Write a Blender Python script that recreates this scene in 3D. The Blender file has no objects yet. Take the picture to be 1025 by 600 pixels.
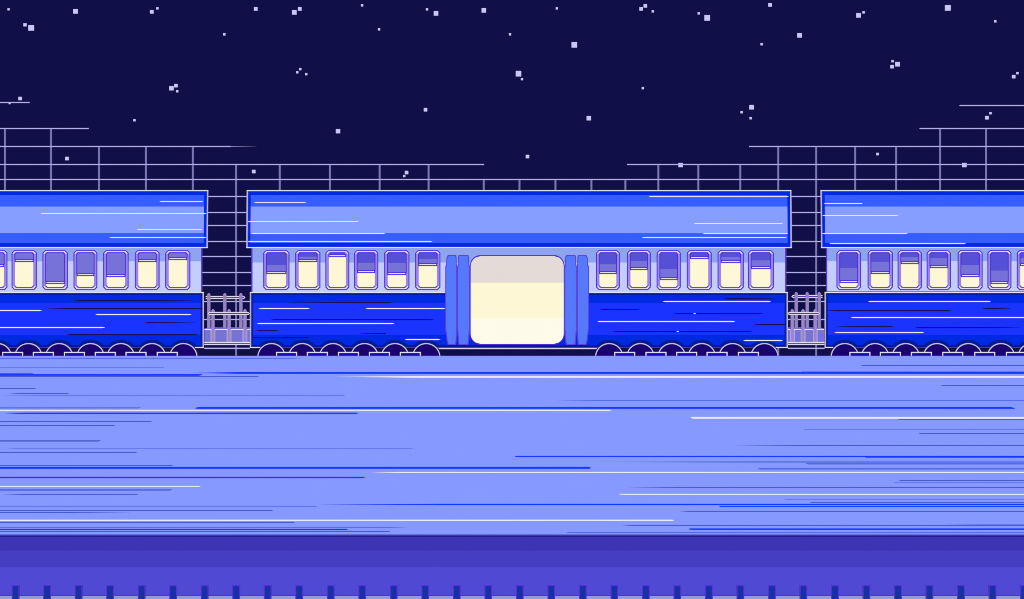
import bpy, math

scene = bpy.context.scene
COL = scene.collection

# ------------------------------------------------------------------ layout
D = 80.0            # camera to the side of the train (m)
PX = 0.025          # metres per picture unit on the side of the train
F = D / PX          # focal length in picture units
CX, HOR = 512.5, 190.0
H = (355.5 - HOR) * PX          # eye height above the platform

def X(u, y=0.0): return (u - CX) * PX * (D + y) / D
def Z(v, y=0.0): return H - (v - HOR) * PX * (D + y) / D
def depth_y(v, z=0.0): return F * (H - z) / (v - HOR) - D     # where a row meets a level sheet

# ------------------------------------------------------------------ light
SUN, ELEV = 5.0, math.radians(45)
SKY = '110f47'
def lin(h):
    out = []
    for i in (0, 2, 4):
        c = int(h[i:i+2], 16) / 255
        out.append(c / 12.92 if c <= 0.04045 else ((c + 0.055) / 1.055) ** 2.4)
    return out
AMB = lin(SKY)

_m = {}
def M(hexc, tilt=0.0, sky=0.5, grain=0.005):
    """matt paint that reads as hexc when lit; tilt = how far the face leans back (deg)"""
    key = (hexc, round(tilt, 1), sky)
    if key in _m: return _m[key]
    f = SUN / math.pi * math.cos(ELEV - math.radians(tilt))
    alb = [min(0.95, c / (f + sky * a)) for c, a in zip(lin(hexc), AMB)]
    m = bpy.data.materials.new('paint_' + hexc)
    m.use_nodes = True
    nt = m.node_tree; nt.nodes.clear()
    out = nt.nodes.new('ShaderNodeOutputMaterial')
    bs = nt.nodes.new('ShaderNodeBsdfDiffuse'); bs.inputs['Roughness'].default_value = 0.0
    nz = nt.nodes.new('ShaderNodeTexNoise'); nz.inputs['Scale'].default_value = 1.6; nz.inputs['Detail'].default_value = 3
    tc = nt.nodes.new('ShaderNodeTexCoord')
    mr = nt.nodes.new('ShaderNodeMapRange')
    mr.inputs['From Min'].default_value = 0.25; mr.inputs['From Max'].default_value = 0.75
    mr.inputs['To Min'].default_value = 1 - grain; mr.inputs['To Max'].default_value = 1 + grain
    vm = nt.nodes.new('ShaderNodeVectorMath'); vm.operation = 'SCALE'
    vm.inputs[0].default_value = alb
    nt.links.new(tc.outputs['Object'], nz.inputs['Vector'])
    nt.links.new(nz.outputs['Fac'], mr.inputs['Value'])
    nt.links.new(mr.outputs['Result'], vm.inputs['Scale'])
    nt.links.new(vm.outputs['Vector'], bs.inputs['Color'])
    nt.links.new(bs.outputs[0], out.inputs[0])
    m.diffuse_color = (*alb, 1)
    _m[key] = m
    return m

def glow(hexc):
    m = bpy.data.materials.new('starlight'); m.use_nodes = True
    nt = m.node_tree; nt.nodes.clear()
    out = nt.nodes.new('ShaderNodeOutputMaterial'); e = nt.nodes.new('ShaderNodeEmission')
    e.inputs['Color'].default_value = (*lin(hexc), 1)
    nt.links.new(e.outputs[0], out.inputs[0])
    return m

world = bpy.data.worlds.new('World'); scene.world = world; world.use_nodes = True
bg = world.node_tree.nodes['Background']
bg.inputs['Color'].default_value = (*AMB, 1); bg.inputs['Strength'].default_value = 1.0

sd = bpy.data.lights.new('sun', 'SUN'); sd.energy = SUN; sd.angle = math.radians(0.5)
so = bpy.data.objects.new('sun', sd); COL.objects.link(so)
so.rotation_euler = (math.pi / 2 - ELEV, 0, 0); so.location = (0, -60, 60)

# ------------------------------------------------------------------ colours
SKYC, WHITE, LILAC = SKY, 'e6e1fb', 'b7b3f6'
DEEP, MEDB, LIGHT = '0029e2', '355dff', '859eff'
BODY, NAVY, INK, OUT = '1a33ff', '001a90', '16105c', '4d2cd8'

# ------------------------------------------------------------------ mesh builder
def snap(v):
    """centre of the picture row that v lies in"""
    c = math.floor(v) + 0.5
    return c + (300 - c) * (1 - 1024 / 1025) * -1

class MB:
    TAPER = 0.26
    def __init__(s): s.v, s.f, s.mi, s.mats = [], [], [], []
    def mat(s, m):
        if m not in s.mats: s.mats.append(m)
        return s.mats.index(m)
    def face(s, pts, m):
        b = len(s.v); s.v += [tuple(p) for p in pts]
        s.f.append(tuple(range(b, b + len(pts)))); s.mi.append(s.mat(m))
    def prism(s, uv, y, thick, m, side=None):
        """outline uv (picture units, any winding) extruded from y (front) back by thick"""
        a = sum(uv[i][0] * uv[(i+1) % len(uv)][1] - uv[(i+1) % len(uv)][0] * uv[i][1] for i in range(len(uv)))
        if a > 0: uv = uv[::-1]          # picture v runs downwards: make it face the viewer
        fr = [(X(u, y), y, Z(v, y)) for u, v in uv]
        bk = [(p[0], y + thick, p[2]) for p in fr]
        s.face(fr, m)
        sm = side or m
        n = len(fr)
        for i in range(n):
            j = (i + 1) % n
            s.face([fr[j], fr[i], bk[i], bk[j]], sm)
        s.face(bk[::-1], sm)
    def rect(s, u0, v0, u1, v1, y, thick, m, side=None):
        s.prism([(u0, v0), (u1, v0), (u1, v1), (u0, v1)], y, thick, m, side)
    def streak(s, u0, u1, v, t, y, thick, m, fl=1.5, fr=1.5):
        v = snap(v)
        s.prism([(u0, v), (u0 + fl, v - t/2), (u1 - fr, v - t/2), (u1, v), (u1 - fr, v + t/2), (u0 + fl, v + t/2)], y, thick, m)
    def gridbox(s, us, vs, ys, mats, depth, side):
        """box whose front is a grid of cells; ys gives the front depth of every row line"""
        def p(i, j): return (X(us[i], 0), ys[j], Z(vs[j], ys[j]))
        nu, nv = len(us), len(vs)
        for j in range(nv - 1):
            for i in range(nu - 1):
                s.face([p(i, j+1), p(i+1, j+1), p(i+1, j), p(i, j)], mats(i, j))
        for i, flip in ((0, 0), (nu - 1, 1)):
            ring = [p(i, j) for j in range(nv)]
            tx = s.TAPER if i == 0 else -s.TAPER          # the ends draw in a little towards the far side
            ring = ring + [(ring[-1][0] + tx, depth, ring[-1][2]), (ring[0][0] + tx, depth - ys[0], ring[0][2])]
            s.face(ring[::-1] if flip else ring, side)
        a, b = p(0, 0), p(nu-1, 0); c, d = p(0, nv-1), p(nu-1, nv-1)
        T = s.TAPER
        ar, br = (a[0] + T, depth - ys[0], a[2]), (b[0] - T, depth - ys[0], b[2])
        cr, dr = (c[0] + T, depth, c[2]), (d[0] - T, depth, d[2])
        s.face([a, b, br, ar], side)
        s.face([d, c, cr, dr], side)
        s.face([ar, br, dr, cr], side)
    def build(s, name, parent=None, kind=None, origin=None):
        me = bpy.data.meshes.new(name)
        o0 = origin or (0, 0, 0)
        base = wpos(parent) if parent else (0, 0, 0)
        me.from_pydata([(a - base[0] - o0[0], b - base[1] - o0[1], c - base[2] - o0[2]) for a, b, c in s.v], [], s.f)
        for m in s.mats: me.materials.append(m)
        me.polygons.foreach_set('material_index', s.mi)
        me.update()
        o = bpy.data.objects.new(name, me); COL.objects.link(o)
        o.location = o0
        if parent: o.parent = parent
        if kind: o['kind'] = kind
        return o

def wpos(o):
    x = y = z = 0
    while o:
        x += o.location.x; y += o.location.y; z += o.location.z; o = o.parent
    return (x, y, z)

def tag(o, label, cat, group=None):
    o['label'] = label; o['category'] = cat
    if group: o['group'] = group
    return o

def empty(name, loc, label, cat, group=None):
    o = bpy.data.objects.new(name, None); COL.objects.link(o); o.location = loc
    return tag(o, label, cat, group)

# ------------------------------------------------------------------ camera
cam = bpy.data.cameras.new('camera'); co = bpy.data.objects.new('camera', cam); COL.objects.link(co)
co.location = (0, -D, H); co.rotation_euler = (math.pi / 2, 0, 0)
cam.sensor_fit = 'HORIZONTAL'; cam.sensor_width = 36; cam.lens = 36 * F / 1025
cam.shift_y = -(300 - HOR) / 1025 + 0.5 / 1024
cam.clip_start = 0.5; cam.clip_end = 9000
scene.camera = co

# ------------------------------------------------------------------ ground, platform, track bed
GZ = -0.9
def sheet(name, pts, m):
    b = MB(); b.face(pts, m); return b.build(name, kind='structure')
sheet('ground', [(-4000, -200, GZ), (4000, -200, GZ), (4000, 6000, GZ), (-4000, 6000, GZ)], M(SKY, sky=1.0, grain=0.0))

U0, U1 = -900, 1925
DIM, PALE = 'fafafa', 'fafafa'
yb, yf = -0.12, depth_y(535.6)
x0, x1 = X(-1400), X(2425)
LB = M('8699ff', sky=1.0, grain=0.005)
pf = MB()
pf.face([(x0, yf, 0), (x1, yf, 0), (x1, yb, 0), (x0, yb, 0)], LB)
pf.face([(x1, yb, 0), (x1, yb, GZ), (x0, yb, GZ), (x0, yb, 0)], M(OUT))
pf.face([(x0, yf, 0), (x0, yb, 0), (x0, yb, GZ), (x0, yf, GZ)], M(OUT))
pf.face([(x1, yb, 0), (x1, yf, 0), (x1, yf, GZ), (x1, yb, GZ)], M(OUT))
# front wall of the platform: edge line and two bands of shade painted below it
pf_edges = [535.2, 537.0, 550.6, 567.4]
TB = H - (567.4 - HOR) * PX * (D + yf) / D - 0.0
for va, vb, c in ((535.6, 537.3, '251b90'), (537.3, 550.8, '3d34b5'), (550.8, 567.4, '453ec2')):
    za, zb = Z(va, yf), Z(vb, yf)
    pf.face([(x0, yf, zb), (x1, yf, zb), (x1, yf, za), (x0, yf, za)], M(c))
pf.face([(x0, yf, GZ), (x1, yf, GZ), (x1, yf, Z(567.4, yf)), (x0, yf, Z(567.4, yf))], M('453ec2'))

B_, D_, M_, E_, W_ = '0b3bff', '4256d0', '6479ee', '566be2', 'ebe9ff'
def pstreak(u0, u1, v, t, c, fl=2, fr=2, lvl=1):
    """sheen streak painted on the platform; picture units turned into a real place on the deck"""
    z = {B_: 0.0010, W_: 0.0015}.get(c, 0.0005)
    if t <= 1.4: v = snap(v)
    elif t >= 1.9: v = round(v)
    if u0 <= 0: u0 = -260; fl = max(fl, 60)
    if u1 >= 1022: u1 = 1290; fr = max(fr, 60)
    ya, ym, yc = depth_y(v + t/2), depth_y(v), depth_y(v - t/2)
    def xx(u): return (u - CX) * (D + ym) / F
    pf.face([(xx(u0), ym, z), (xx(u0 + fl), ya, z), (xx(u1 - fr), ya, z), (xx(u1), ym, z), (xx(u1 - fr), yc, z), (xx(u0 + fl), yc, z)], M(c, sky=1.0))
# edge line along the train
za = 0.0005
pf.face([(x0, depth_y(356.2), za), (x1, depth_y(356.2), za), (x1, yb, za), (x0, yb, za)], M('5a3ae0', sky=1.0))
pf.face([(x0, yf, za), (x1, yf, za), (x1, depth_y(534.2), za), (x0, depth_y(534.2), za)], M('686cd6', sky=1.0))
for a in (
 (0,301.5,358.4,1.0,E_,2,12),(0,164.5,367.5,0.9,M_),(0,202.5,375.0,1.8,B_,10),(0,34,373.9,0.7,D_),(0,259.5,376.4,0.9,D_),
 (190,1024,373.1,1.9,B_,50),(0,36.5,388.5,0.9,D_),(9.5,69.5,393.5,0.9,D_,10),(2,345.5,395.1,1.3,M_,50),
 (0,141,407.8,1.7,'6376de'),(195.5,1015.5,407.8,2.0,B_),(0,612,410.4,1.3,W_),(4,358.5,413.5,1.5,B_,20),
 (0,152.5,421.5,0.9,D_),(0,115.5,425.5,0.9,D_),(0,101,441,1.6,'5266d2'),
 (332,1024,377,1.9,W_,90),(556.5,1024,400.3,0.9,E_,40),(691,1022,418.0,1.9,W_),(735,1024,445.5,0.9,D_,60),
 (861.5,1024,365.4,1.0,D_),(801.5,1024,371.4,0.9,M_),(941.5,1024,385.5,0.9,D_),(898.5,1024,419.5,0.8,D_),
 (804.5,1024,429.5,0.9,M_),(919.5,1024,433.4,0.9,D_),
 (7,413.5,448.5,0.9,M_,10),(0,137.5,452.5,0.9,D_),(0,173.5,465.5,0.9,D_),(0,591.7,468.0,2.0,B_),(0,365.5,477.7,1.5,B_,60),
 (0,201,486.5,1.0,W_),(0,172.7,490.1,1.7,E_),(3,138.5,494.5,0.9,D_,20),(0,317.7,506.5,1.4,M_),(0,273.5,510.5,0.9,D_,60),
 (0,131,512.5,0.9,D_,2,60),(0,675,520.7,1.45,W_),(0,295.5,522.6,1.0,D_),(0,408,527.4,0.9,E_,2,20),(0,348.5,529.5,1.3,B_),
 (0,391,531.5,0.9,D_,90),(370,1024,472.5,1.1,W_,30),(320,1024,504.7,1.4,B_,120),(515,1024,456.5,1.3,B_),
 (600,1024,462,1.9,M_,150),(758.5,1024,468.9,1.6,E_),(629,1024,487.5,0.9,D_,50),(619.5,1022,494.5,1.1,W_),
 (719.5,1024,506.4,1.2,B_),(680.5,1024,511.5,0.9,D_,10),(623,1024,525.5,0.9,D_,10),(689,1024,529.4,1.5,B_),
 (566,1024,532.6,1.1,E_,4),(865.5,1024,457.5,1.0,D_),(806.5,1024,463.8,1.7,E_),(899.5,1022,480.5,0.9,D_),
 (894.5,1024,482.5,0.9,M_),(785,1024,499.5,0.9,M_),(810.5,1024,502.5,0.9,D_),(947.5,1024,524.5,0.8,M_,40),
):
    pstreak(*a)
pf.build('platform', kind='structure')

tz = Z(567.4, yf)
tb = MB()
yn = -D + 8
tb.face([(x0, yn, tz), (x1, yn, tz), (x1, yf - 0.01, tz), (x0, yf - 0.01, tz)], M('5049d3', sky=1.0, grain=0.006))
tb.build('track_side', kind='structure')
bz = tz + 0.001
bl = MB()
yl0, yl1 = depth_y(595.4, bz), depth_y(596.3, bz)
yend = depth_y(650, bz)
bl.face([(x0, yl1, bz), (x1, yl1, bz), (x1, yl0, bz), (x0, yl0, bz)], M('4c2bd6', sky=1.0))
bl.face([(x0, yend, bz), (x1, yend, bz), (x1, yl1, bz), (x0, yl1, bz)], M('909ddc', sky=1.0))
bl.build('ballast', kind='structure')

# low posts standing in the pale strip
py = depth_y(611, bz)
proto = None
for k in range(-1, 34):
    u = 15.5 + 31.55 * k
    if proto is None:
        b = MB()
        b.rect(CX - 3.9, 585.4, CX + 3.9, 611, py, 0.012, M('5630d8'))
        b.rect(CX - 2.9, 586.4, CX + 2.9, 611, py - 0.003, 0.003, M('1730a6'))
        ox = (0, py, bz)
        proto = o = b.build('post', origin=ox)
    else:
        o = proto.copy(); COL.objects.link(o)
    o.location = (X(u, py), py, bz)
    tag(o, 'short dark blue post standing in the pale strip along the bottom edge', 'post', 'row of low posts in the foreground')

# rail the train stands on (low behind the platform edge)
rl = MB()
rz = Z(371.3, 0.1)
for yy in (0.06, 1.5):
    q = [(yy, GZ), (yy + 0.08, GZ), (yy + 0.08, rz), (yy, rz)]
    for i in range(4):
        (ya_, za_), (yb_, zb_) = q[i], q[(i+1) % 4]
        rl.face([(x0, ya_, za_), (x1, ya_, za_), (x1, yb_, zb_), (x0, yb_, zb_)], M('2a2460'))
rl.build('rails', kind='structure')

# ------------------------------------------------------------------ tall wire fence behind the train
FY = 8.0
fence = empty('wire_fence', (0, FY, GZ), 'tall thin lattice of pale wires on slim posts rising behind the train roofs', 'fence')
PC = M('7876b6'); WC = M('b6b2f5')
def fx(u): return X(u, FY)
gbot = HOR + (H - GZ) * D / (D + FY) / PX
posts = [(-42,102.4),(-90,102.4),(4.9,128.5),(51,128.5),(99,146.4),(146,146.4),(193,146.4),(236.3,164.4),(280,164.4),(330.2,164.4),(380,164.4),(429,164.4),
 (484.2,179.4),(520,179.4),(556,179.4),(592,179.4),(626,179.4),(659,164.4),(699,164.4),(741,164.4),(779,146.4),(817,146.4),
 (856,146.4),(897,146.4),(941,128.5),(987,128.5),(1033,105.4),(1080,105.4)]
for u, v in posts:
    b = MB(); b.rect(u - 0.9, v, u + 0.9, gbot, FY, 0.05, PC); b.build('post', fence)
wires = [(-120,29.6,102.5),(-120,88.8,128.5),(-120,230.6,146.5),(-120,484.6,164.5),(960.5,1145,105.5),(920.5,1145,128.5),(749.8,1145,146.5),(627.8,1145,164.5)]
wires += [(-120,1145,v) for v in (179.5,196.6,212.6,225.5,241.6,256.6,272.5,285.5,301.5,319.4)]
for u0, u1, v in wires:
    b = MB(); v = snap(v); b.rect(u0, v - 0.5, u1, v + 0.5, FY - 0.003, 0.012, WC)
    if u1 == 230.6: b.prism([(u1, v - 0.16), (257, v), (u1, v + 0.16)], FY - 0.003, 0.012, WC)     # drawn-out thin end
    b.build('wire', fence)

# ------------------------------------------------------------------ train
DEP = 2.2
def octo(u0, v0, u1, v1, c, cy=None):
    cy = cy or c
    return [(u0 + c, v0), (u1 - c, v0), (u1, v0 + cy), (u1, v1 - cy), (u1 - c, v1), (u0 + c, v1), (u0, v1 - cy), (u0, v0 + cy)]

def window(car, u0, u1, bar, shade):
    v0, v1 = 250.0, 290.0
    bar = math.floor(bar) + 0.5
    b = MB(); b.prism(octo(u0, v0, u1, v1, 2.8), -0.001, 0.004, M(OUT))
    w = b.build('window', car)
    b = MB()                                    # lilac jambs, white head and sill
    i0, i1, j0, j1 = u0 + 1.05, u1 - 1.05, v0 + 1.0, v1 - 1.0
    b.prism(octo(i0, j0, i1, j1, 2.3), -0.003, 0.002, M('9c86e8'))
    for s, va in ((1, j0), (-1, j1)):
        b.prism([(i0 + 2.3, va), (i1 - 2.3, va), (i1 - 0.1, va + s*2.3), (i1 - 1.0, va + s*3.0), (i1 - 2.9, va + s*1.05), (i0 + 2.9, va + s*1.05), (i0 + 1.0, va + s*3.0), (i0 + 0.1, va + s*2.3)], -0.005, 0.002, M(WHITE))
    p0, p1 = u0 + 2.8, u1 - 2.8
    vt = bar - 1.0
    if vt > v0 + 4.6:
        b.prism([(p0, vt), (p0, v0 + 4.0), (p0 + 2.0, v0 + 2.0), (p1 - 2.0, v0 + 2.0), (p1, v0 + 4.0), (p1, vt)], -0.006, 0.003, M(OUT))
    else:
        b.prism([(p0 + 0.6, vt), (p0 + 2.0, v0 + 2.0), (p1 - 2.0, v0 + 2.0), (p1 - 0.6, vt)], -0.006, 0.003, M(OUT))
    b.prism([(p0 + 0.4, 284.6), (p1 - 0.4, 284.6), (p1 - 0.4, 285.8), (p1 - 2.3, 288.0), (p0 + 2.3, 288.0), (p0 + 0.4, 285.8)], -0.006, 0.003, M(OUT))
    b.build('window_frame', w)
    k0, k1, l1 = u0 + 3.6, u1 - 3.6, 287.0
    b = MB()                                    # lit pane under the blind
    vb = bar + 1.4
    cc = min(1.8, (l1 - vb) * 0.6)
    b.prism([(k0, vb), (k1, vb), (k1, l1 - cc), (k1 - cc, l1), (k0 + cc, l1), (k0, l1 - cc)], -0.008, 0.002, M('fef7d6'))
    b.build('pane', w)
    b = MB()
    g0, g1, top, end = u0 + 3.8, u1 - 3.8, v0 + 3.0, bar - 1.5
    sh = min(shade, end) if shade else top
    if end > top + 0.3:
        c = min(1.6, (end - top) * 0.8)
        b.prism([(g0, end), (g0, top + c), (g0 + c, top), (g1 - c, top), (g1, top + c), (g1, end)], -0.008, 0.002, M('7772d8') if end - sh > 0.3 else M('5550d6'))
    if sh > top + 0.3 and end - sh > 0.3:
        c = min(1.6, (sh - top) * 0.8)
        b.prism([(g0, sh), (g0, top + c), (g0 + c, top), (g1 - c, top), (g1, top + c), (g1, sh)], -0.010, 0.002, M('5550d6'))  # shadow over the blind's top, painted as a darker piece
    b.rect(p0 + 0.3, bar - 1.5, p1 - 0.3, bar + 1.5, -0.012, 0.004, M(OUT))
    b.rect(g0 + 0.5, bar - 0.5, g1 - 0.5, bar + 0.5, -0.014, 0.002, M(WHITE))
    b.build('blind', w)
    return w

wheel_mesh = beam_mesh = None
def bogie(car, centers, name='bogie'):
    global wheel_mesh, beam_mesh
    e = bpy.data.objects.new(name, None); COL.objects.link(e)
    base = wpos(car)
    mid = (X((centers[0] + centers[-1]) / 2), 0.0, Z(357.3))
    e.location = (mid[0] - base[0], mid[1] - base[1], mid[2] - base[2]); e.parent = car
    if wheel_mesh is None:
        b = MB(); cu, cv, n = CX, 357.3, 48
        def circ(r): return [(cu + r * math.cos(2*math.pi*i/n), cv + r * math.sin(2*math.pi*i/n)) for i in range(n)]
        b.prism(circ(14.15), -0.055, 0.14, M('cbc4ec'), M('8f87c8'))
        b.prism(circ(13.2), -0.058, 0.003, M('1a0070'))
        b.prism(circ(3.0), -0.066, 0.008, M('1a0070'))
        me = bpy.data.meshes.new('wheel')
        me.from_pydata([(x, y, z - Z(357.3)) for x, y, z in b.v], [], b.f)
        for m in b.mats: me.materials.append(m)
        me.polygons.foreach_set('material_index', b.mi); wheel_mesh = me
        b = MB()
        b.rect(CX - 10.5, 352.0, CX + 10.5, 361, -0.085, 0.03, M('e6e1fb'), M('9a93d0'))
        b.rect(CX - 9.5, 353.0, CX + 9.5, 360.5, -0.089, 0.004, M('170cb0'))
        me = bpy.data.meshes.new('axle_beam')
        me.from_pydata([(x, y, z - Z(357.3)) for x, y, z in b.v], [], b.f)
        for m in b.mats: me.materials.append(m)
        me.polygons.foreach_set('material_index', b.mi); beam_mesh = me
    for c in centers:
        o = bpy.data.objects.new('wheel', wheel_mesh); COL.objects.link(o); o.parent = e
        o.location = (X(c) - mid[0], 0, 0)
    for a, c in zip(centers, centers[1:]):
        o = bpy.data.objects.new('axle_beam', beam_mesh); COL.objects.link(o); o.parent = e
        o.location = (X((a + c) / 2 - 0.2) - mid[0], 0, 0)
    return e

def train_car(label, r0, r1, eave_shade_v, wins, bogies, roof_sheen_lines, sheen_lines, ink_lines, door=None, ledge=False, glints=()):
    """r0, r1: the two ends of the roof"""
    car = empty('train_car', (X((r0 + r1) / 2), DEP / 2, GZ), label, 'train car', 'coaches of the blue night train')
    side = M('0a0f5c')
    # roof: steep fascia with painted bands
    b = MB()
    us = [r0, r0 + 1.3, r0 + 4.2, r1 - 4.2, r1 - 1.3, r1]
    vs = [190.0, 191.0, 195.0, 206.5, 233.0, 243.0, 247.0, 248.0]
    ys = [0.14, 0.135, 0.12, 0.08, 0.02, 0.0, 0.0, 0.0]
    tilts = []
    for j in range(len(vs) - 1):
        dz = Z(vs[j], ys[j]) - Z(vs[j+1], ys[j+1])
        tilts.append(math.degrees(math.atan2(ys[j] - ys[j+1], dz)))
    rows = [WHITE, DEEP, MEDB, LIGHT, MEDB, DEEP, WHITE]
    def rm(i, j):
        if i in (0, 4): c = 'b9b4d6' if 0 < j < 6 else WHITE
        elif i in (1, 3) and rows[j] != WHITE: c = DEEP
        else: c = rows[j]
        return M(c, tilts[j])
    b.gridbox(us, vs, ys, rm, DEP, side)
    for u0, u1, v in roof_sheen_lines[:]:
        j = max(k for k in range(len(vs)) if vs[k] <= v)
        t = (v - vs[j]) / (vs[j+1] - vs[j]); yy = ys[j] + t * (ys[j+1] - ys[j])
        b.streak(u0, u1, v, 1.05, yy - 0.005, 0.02, M(WHITE), 2, 2)  # white sheen highlights painted along the roof
    b.build('roof', car)
    # upper wall
    w0, w1 = r0 + 4.9, r1 - 5.7 + 0.3
    b = MB()
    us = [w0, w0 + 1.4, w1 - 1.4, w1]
    vs = [248.0, eave_shade_v, 292.0]
    b.gridbox(us, vs, [0.003, 0.003, 0.003], lambda i, j: M('5a35d0') if i in (0, 2) else M('8ea4ee') if j == 0 else M('c3cdff'), DEP - 0.003, side)  # strip below the roof painted darker as eave shadow
    if ledge: b.rect(w0 + 1.4, 291.0, w1 - 1.4, 292.0, 0.001, 0.004, M('5d80f6'))
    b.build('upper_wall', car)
    # lower body
    l0, l1 = r0 + 3.6, r1 - 3.9
    b = MB()
    us = [l0, l0 + 1.3, l0 + 3.4, l1 - 3.4, l1 - 1.3, l1]
    vs = [292.0, 293.0, 294.8, 303.0, 335.0, 345.2, 347.0, 348.0]
    rows = [WHITE, NAVY, DEEP, BODY, DEEP, NAVY, '4a2ad0']
    def bm(i, j):
        if i in (0, 4): c = 'b9b4d6' if 0 < j < 6 else WHITE
        elif j == 0: c = WHITE
        elif i in (1, 3): c = '0a1f9e' if j < 6 else WHITE
        else: c = rows[j]
        return M(c)
    b.gridbox(us, vs, [0.0] * 8, bm, DEP, side)
    for a in sheen_lines: b.streak(a[0], a[1], a[2], 1.05, -0.005, 0.004, M('eeeaff'), 2, 2)  # pale sheen streaks painted on the body side
    for a in ink_lines: b.streak(a[0], a[1], a[2], 1.05, -0.004, 0.003, M(INK), a[3] if len(a) > 3 else 4, a[4] if len(a) > 4 else 4)
    for u, v in glints: b.streak(u - 1.2, u + 1.2, v, 1.0, -0.008, 0.003, M('cfd3ff'), 0.5, 0.5)
    # dark wheel-arch rims
    for cs in bogies:
        for c in cs:
            pts = [(c + 17.6 * math.cos(math.radians(t)), 357.3 - 17.6 * math.sin(math.radians(t))) for t in range(38, 143, 4)]
            pts = [(u, v) for u, v in pts if v < 347.0]
            pts = [(pts[0][0], 346.9)] + pts + [(pts[-1][0], 346.9)]
            pts = [(min(max(u, l0 + 1.4), l1 - 1.4), v) for u, v in pts]
            b.prism(pts, -0.003, 0.002, M('001d92'))
    # bright sole-bar line from the end of the car to the first wheel and between the bogies
    for a, c in [(bogies[i][-1] + 12.5, bogies[i+1][0] - 12.5) for i in range(len(bogies) - 1)]:
        b.rect(a, 348.05, c, 349.1, -0.002, 0.003, M('d8d2f4'))
    for a, c in ((l0 + 1, bogies[0][0] - 11.5), (bogies[-1][-1] + 11.5, l1 - 1)):
        b.rect(a, 347.0, c, 348.0, -0.004, 0.003, M(WHITE))
    b.build('lower_body', car)
    b = MB()                                   # dark underframe between the wheels
    b.rect(bogies[0][0] - 6, 348.02, bogies[-1][-1] + 6, 362, 0.002, 0.3, M(SKYC))
    b.build('underframe', car)
    for w in wins: window(car, *w)
    for cs in bogies: bogie(car, cs)
    if door: door(car)
    return car

def scan(shape, va, vb, n=16):
    L, R = [], []
    for i in range(n + 1):
        v = va + (vb - va) * i / n
        a, c = shape(v); L.append((a, v)); R.append((c, v))
    return L + R[::-1]

def rounded(u0, v0, u1, v1, r):
    def sh(v):
        q = 0
        if v < v0 + r: q = r - math.sqrt(max(0, r*r - (v0 + r - v)**2))
        if v > v1 - r: q = r - math.sqrt(max(0, r*r - (v - v1 + r)**2))
        return u0 + q, u1 - q
    return sh

def full_poly(u0, v0, u1, v1, r, n=10):
    pts = []
    for cx_, cy_, a0 in ((u1 - r, v0 + r, -90), (u1 - r, v1 - r, 0), (u0 + r, v1 - r, 90), (u0 + r, v0 + r, 180)):
        for i in range(n + 1):
            a = math.radians(a0 + 90 * i / n); pts.append((cx_ + r * math.cos(a), cy_ + r * math.sin(a)))
    return pts

def doors_for(shift=0.0):
    def make(car):
        b = MB()
        u0, v0, u1, v1 = 470.2 + shift, 254.9, 565.2 + shift, 344.9
        # door bay: plain fill in the wall so that the sill line stops at the leaves
        b.prism(full_poly(u0, v0, u1, v1, 11), -0.003, 0.006, M(OUT))
        sh = rounded(u0 + 1.0, v0 + 1.0, u1 - 1.0, v1 - 0.9, 10.4)
        for va, vb, c in ((v0 + 1.0, 282.7, 'e4dad6'), (282.7, 318.5, 'fef7d6'), (318.5, v1 - 0.9, 'fdfae9')):  # greyer top band is painted shade in the doorway head
            b.prism(scan(sh, va, vb), -0.005, 0.002, M(c))
        b.build('doorway', car)
        for a, c, lc, rc in ((445.6, 457.6, 2.6, 1.0), (457.62, 470.4, 1.4, 1.6), (564.9, 577.4, 1.6, 1.4), (577.42, 589.6, 1.0, 2.6)):
            a += shift; c += shift
            def leaf(g):
                A, C, T, B = a + g, c - g, 254.9 + g, 344.9 - g * 0.6
                return [(A + lc, T), (C - rc, T), (C - rc*0.5, T + 2.5), (C - rc*0.35, T + 9), (C, T + 12), (C, B - 16), (C - rc*0.3, B - 11), (C - rc*0.6, B - 4), (C - rc, B),
                        (A + lc, B), (A + lc*0.6, B - 4), (A + lc*0.3, B - 11), (A, B - 16), (A, T + 12), (A + lc*0.35, T + 9), (A + lc*0.5, T + 2.5)]
            b = MB()
            b.prism(leaf(0), -0.006, 0.006, M('5c42da'))
            b.prism(leaf(1.0), -0.008, 0.002, M('5679fb'))
            b.build('door_panel', car)
        # the wall is dark blue in the corners below the doorway
    return make

SP = 30.85
left_wins = [(-74, -49, 266, 0), (-46, -21, 271, 0), (-17.4, 7.5, 265.3, 0), (11.5, 36.9, 260.2, 0), (42.4, 68, 282.5, 0), (73.5, 97.5, 274.8, 0), (103.2, 128.8, 275.4, 0), (134.9, 159.8, 260.4, 0), (165.3, 190.6, 258.5, 0)]
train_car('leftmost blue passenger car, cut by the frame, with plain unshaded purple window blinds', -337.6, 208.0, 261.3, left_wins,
    [[-2.0 - 31*k for k in range(2, 0, -1)] + [-2.0, 28.7, 59.5, 90.9, 121.2, 152.3, 183.7]],
    [(159.5, 203.7, 201.2), (40.2, 206.9, 213.4), (136.5, 202.8, 229.6), (109.3, 206.9, 237.4)],
    [(-120, 41.8, 310.3), (-90, 105, 327.4), (95.5, 191.7, 314.5)],
    [(74.4, 191.7, 300.2, 4, 30), (46.7, 203, 308.5, 20, 2), (145.4, 195.7, 322.5, 3, 40), (66.7, 198.5, 334.5)])
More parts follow.
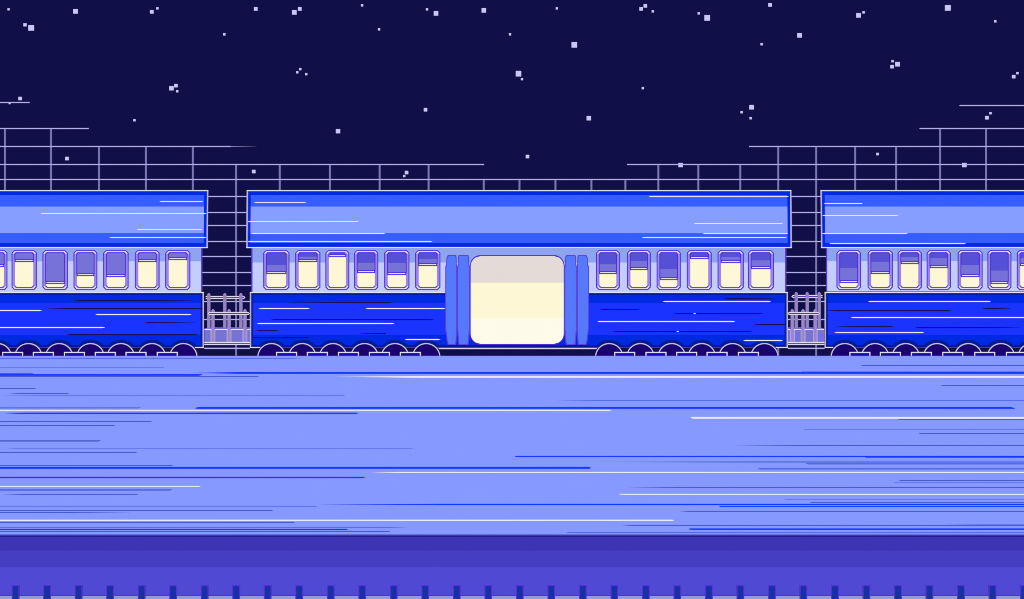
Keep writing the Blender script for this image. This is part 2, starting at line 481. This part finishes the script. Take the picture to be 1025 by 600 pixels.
mid_wins = [(263.4, 289.8, 272.6, 264.7), (295.4, 320.8, 260.2, 256.5), (325.6, 349.7, 255.6, 256), (354.2, 378.7, 271.2, 262.5), (384.5, 409.9, 273.5, 262.6), (415.5, 440.9, 264.6, 258.7),
            (596.5, 620.5, 272.5, 264), (627.5, 651.5, 268.6, 260.9), (657.2, 681.5, 278.3, 268.8), (687.4, 712.5, 257.4, 256), (718.2, 744.6, 261.3, 256.7), (748.6, 774.7, 267.5, 260.2)]
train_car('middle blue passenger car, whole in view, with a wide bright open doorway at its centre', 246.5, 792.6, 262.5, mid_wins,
    [[271.9, 302.7, 333.4, 364.9, 395.4, 426.7], [609.7, 641.0, 672.3, 702.4, 733.1, 765.0]],
    [(254.1, 306.7, 202.4), (247.6, 359.6, 221.5), (250.8, 385.7, 233.4), (247.6, 432.8, 241.5), (649.3, 789.6, 196.4), (694.2, 784.3, 223.5), (703.3, 789, 233.4), (642.5, 787.8, 237.4)],
    [(258.9, 310, 308.3), (257.2, 394.8, 323.5), (366, 446, 308.5), (405.3, 440.9, 339.3), (663.4, 771.8, 301.5), (598, 735.9, 321.4), (744, 783.8, 340.5)],
    [(290, 392.5, 302.5, 60, 3), (271.3, 434.4, 319.5), (256.1, 278.8, 330.5), (252.4, 309.7, 337.4), (359.3, 386.8, 333.7, 14, 2), (600.3, 640.7, 309.5), (674.3, 763.8, 313.5), (754.9, 787, 324.2, 3, 1), (613.4, 752.8, 331.4), (724.7, 777, 298.6, 4, 24)],
    door=doors_for(), glints=[(695.3, 313.5), (678.4, 331.4)])
right_wins = [(837.2, 861.9, 281.6, 267.7), (868.4, 893.8, 272.6, 261.6), (898.4, 922.8, 262.4, 256.7), (927.5, 951.9, 266.2, 258), (958.5, 983.7, 275.4, 264.8), (988.3, 1012.5, 282.5, 270.4), (1017.7, 1043, 264.6, 258), (1048, 1073, 271, 262)]
train_car('rightmost blue passenger car, cut by the frame, with purple window blinds shaded at the top', 821.8, 1368, 261.2, right_wins,
    [[845.4, 875.7, 906.4, 937.7, 969.0, 1001.7, 1032.5, 1063.4, 1094]],
    [(824.5, 863.9, 203.3), (823, 899.8, 215.4), (822.6, 908.8, 233.4), (830.2, 967, 243.6)],
    [(868.9, 992, 301.5), (851.7, 1130, 317.4), (835.3, 925, 332.5)],
    [(828.3, 951.8, 310.3, 8, 3), (837, 894.4, 326.5, 20, 3), (916.3, 1021.7, 327.4, 3, 30), (983.3, 1012.3, 308.5, 4, 14)], ledge=True)

# ------------------------------------------------------------------ gangways between the cars
def gangway(label, a0, a1, rear, front, rear_bar, front_bar, rtop):
    g = empty('gangway', (X((a0 + a1) / 2), 0.6, Z(345)), label, 'gangway', 'open railed gangways between the cars')
    b = MB()                                   # apron plate and end beam
    b.rect(a0, 329.0, a1, 342.2, 0.14, 0.9, M('7772d8'))
    b.rect(a0, 328.9, a1, 330.1, 0.136, 0.003, M(WHITE))
    b.build('deck_plate', g)
    b = MB()
    b.rect(a0, 342.0, a1, 345.0, 0.05, 0.06, M(WHITE))
    b.rect(a0, 343.0, a1, 344.0, 0.046, 0.003, M('5540d0'))
    b.build('end_beam', g)
    b = MB(); b.rect(a0, 348.0, a1, 349.0, 0.03, 0.1, M(LILAC)); b.build('lower_bar', g)
    for us, top, bot, y in ((rear, rtop, 329.2, 0.85), (front, 309.2, 342.1, 0.10)):
        for c in us:
            b = MB()
            b.prism([(c - 1.6, bot), (c - 1.6, top + 1.5), (c - 0.7, top), (c + 0.7, top), (c + 1.6, top + 1.5), (c + 1.6, bot)], y, 0.03, M('9b86cc' if y < 0.5 else '9584c6'))
            if y < 0.5:
                b.rect(c - 2.4, 330.2, c - 1.6, bot, y + 0.001, 0.028, M('b9b2ee'))
                b.rect(c + 1.6, 330.2, c + 2.4, bot, y + 0.001, 0.028, M('b9b2ee'))
            b.build('railing_post', g)
    for (u0, u1, v), y in ((rear_bar, 0.885), (front_bar, 0.096)):
        b = MB(); v = math.floor(v) + 0.5
        b.prism([(u0, v), (u0 + 1.6, v - 1.5), (u1 - 1.6, v - 1.5), (u1, v), (u1 - 1.6, v + 1.5), (u0 + 1.6, v + 1.5)], y, 0.006, M('e2dcf6'))
        b.rect(u0 + 1.2, v - 0.5, u1 - 1.2, v + 0.5, y - 0.003, 0.003, M('4a2aa8'))
        b.build('railing_bar', g)
    return g
gangway('railed gangway coupling the leftmost and middle cars, its low front rail set to the right', 204.6, 250.2,
        [209.0, 225.0, 241.1], [213.2, 229.3, 245.2], (204.3, 245.6, 297.6), (207.8, 250.0, 313.5), 293.1)
gangway('railed gangway coupling the middle and rightmost cars, its low front rail set to the left', 788.6, 825.4,
        [797.0, 808.0, 820.0], [793.0, 803.8, 815.9], (792.2, 825.0, 296.6), (788.3, 820.8, 313.5), 292.1)

# ------------------------------------------------------------------ stars
stars = [(8.5,9,2),(24.9,24.5,3),(31,27.5,5.4),(75.4,11,4.4),(151.8,11.5,3.4),(157.5,8,2.2),(20,98.3,3.3),(171.5,88,4.2),
 (255.9,8.5,3.5),(294.5,12,4.4),(300,8.5,3.5),(224.4,34,2.3),(300.5,68.9,2.2),(297.5,72,2.2),(306.5,73.9,2.2),(176,85.4,3.3),(177.3,91,2.2),
 (362.4,5,2.2),(427.4,9,2.2),(436.4,13,4.4),(484.3,10,4.4),(379.4,29,2.2),(510.5,34,2.2),
 (557.4,8,2.2),(641.8,8.5,3.4),(646,5.5,3.4),(653.5,11,2.2),(574.9,44.5,5.4),(519,73.4,5.4),(522.5,78.9,2.2),(643.5,87.9,2.2),
 (770.9,4.5,3.5),(699.5,13,2.2),(708,17.5,5.4),(762.4,43.9,2.2),(800.4,35,4.4),
 (859.5,15,4.4),(864.5,12,2.2),(948.9,7.5,5.4),(996.3,21,2.2),(893.5,60.9,2.2),(893,66.4,3.3),(898.5,63.9,4.4),(1014.8,76.4,3.3),(1018.5,72.9,2.2),
 (9.5,103,1.8),(134.5,120,2.2),(66.9,158.4,3.4),(338.3,131,4.2),(253.9,171.4,3.4),(425.9,109.5,3.4),(406.9,172.4,3.4),(404.6,175.9,2.2),
 (589.4,118,4.3),(528,156.4,3.4),(681.3,164.9,4.2),(742.4,112,2.2),(752.4,107,4.4),(751.4,118,2.2),
 (988,117.5,3.4),(991.5,113,2.2),(878.4,153.9,2.4),(965.4,164.9,4.2)]
def uz(u):
    for lim, z in ((70, 'far left of the leftmost car'), (140, 'middle of the leftmost car'), (206, 'right end of the leftmost car'), (248, 'left gangway'),
                   (345, 'left end of the middle car'), (446, 'windows left of the doorway'), (471, 'left door panels'), (565, 'bright doorway'),
                   (590, 'right door panels'), (686, 'windows right of the doorway'), (790, 'right end of the middle car'),
                   (825, 'right gangway'), (895, 'left end of the rightmost car'), (962, 'middle of the rightmost car'), (2000, 'far right of the rightmost car')):
        if u < lim: return 'over the ' + z
def vz(v):
    return 'near top edge' if v < 17 else 'high up' if v < 50 else 'midway up' if v < 100 else 'fairly low' if v < 140 else 'very low'
def szw(s): return 'tiny' if s < 2.6 else 'small' if s < 3.9 else 'medium' if s < 5 else 'large'
cells = {}
for s in stars: cells.setdefault((szw(s[2]), vz(s[1]), uz(s[0])), []).append(s)
STAR = glow('c9c6fb')
SD = 4000.0
for (a, b_, c_), lst in cells.items():
    lst.sort()
    for i, (u, v, s) in enumerate(lst):
        k = (D + SD) / F
        h = s / 2 * k
        b = MB()
        q = [(-h, -h), (h, -h), (h, h), (-h, h)]
        b.face([(x, 0, z) for x, z in q], STAR)
        b.face([(x, h, z) for x, z in q[::-1]], STAR)
        for j in range(4):
            p0, p1 = q[j], q[(j+1) % 4]
            b.face([(p1[0], 0, p1[1]), (p0[0], 0, p0[1]), (p0[0], h, p0[1]), (p1[0], h, p1[1])], STAR)
        o = b.build('star'); o.location = ((u - CX) * k, SD, H - (v - HOR) * k)
        n = len(lst)
        pos = '' if n == 1 else (', left of two' if i == 0 else ', right of two') if n == 2 else ', ' + ['leftmost', 'middle', 'rightmost'][i] + ' of three'
        tag(o, '%s star %s %s%s' % (a, b_, c_, pos), 'star', 'stars in the night sky')

# ------------------------------------------------------------------ render settings
scene.view_settings.view_transform = 'Standard'; scene.view_settings.look = 'None'
scene.view_settings.exposure = 0; scene.view_settings.gamma = 1
scene.render.engine = 'CYCLES'
scene.cycles.diffuse_bounces = 0
scene.cycles.max_bounces = 2
scene.cycles.pixel_filter_type = 'BLACKMAN_HARRIS'
scene.cycles.filter_width = 0.9
scene.cycles.use_denoising = False
scene.cycles.sampling_pattern = 'TABULATED_SOBOL'
scene.cycles.scrambling_distance = 0.0
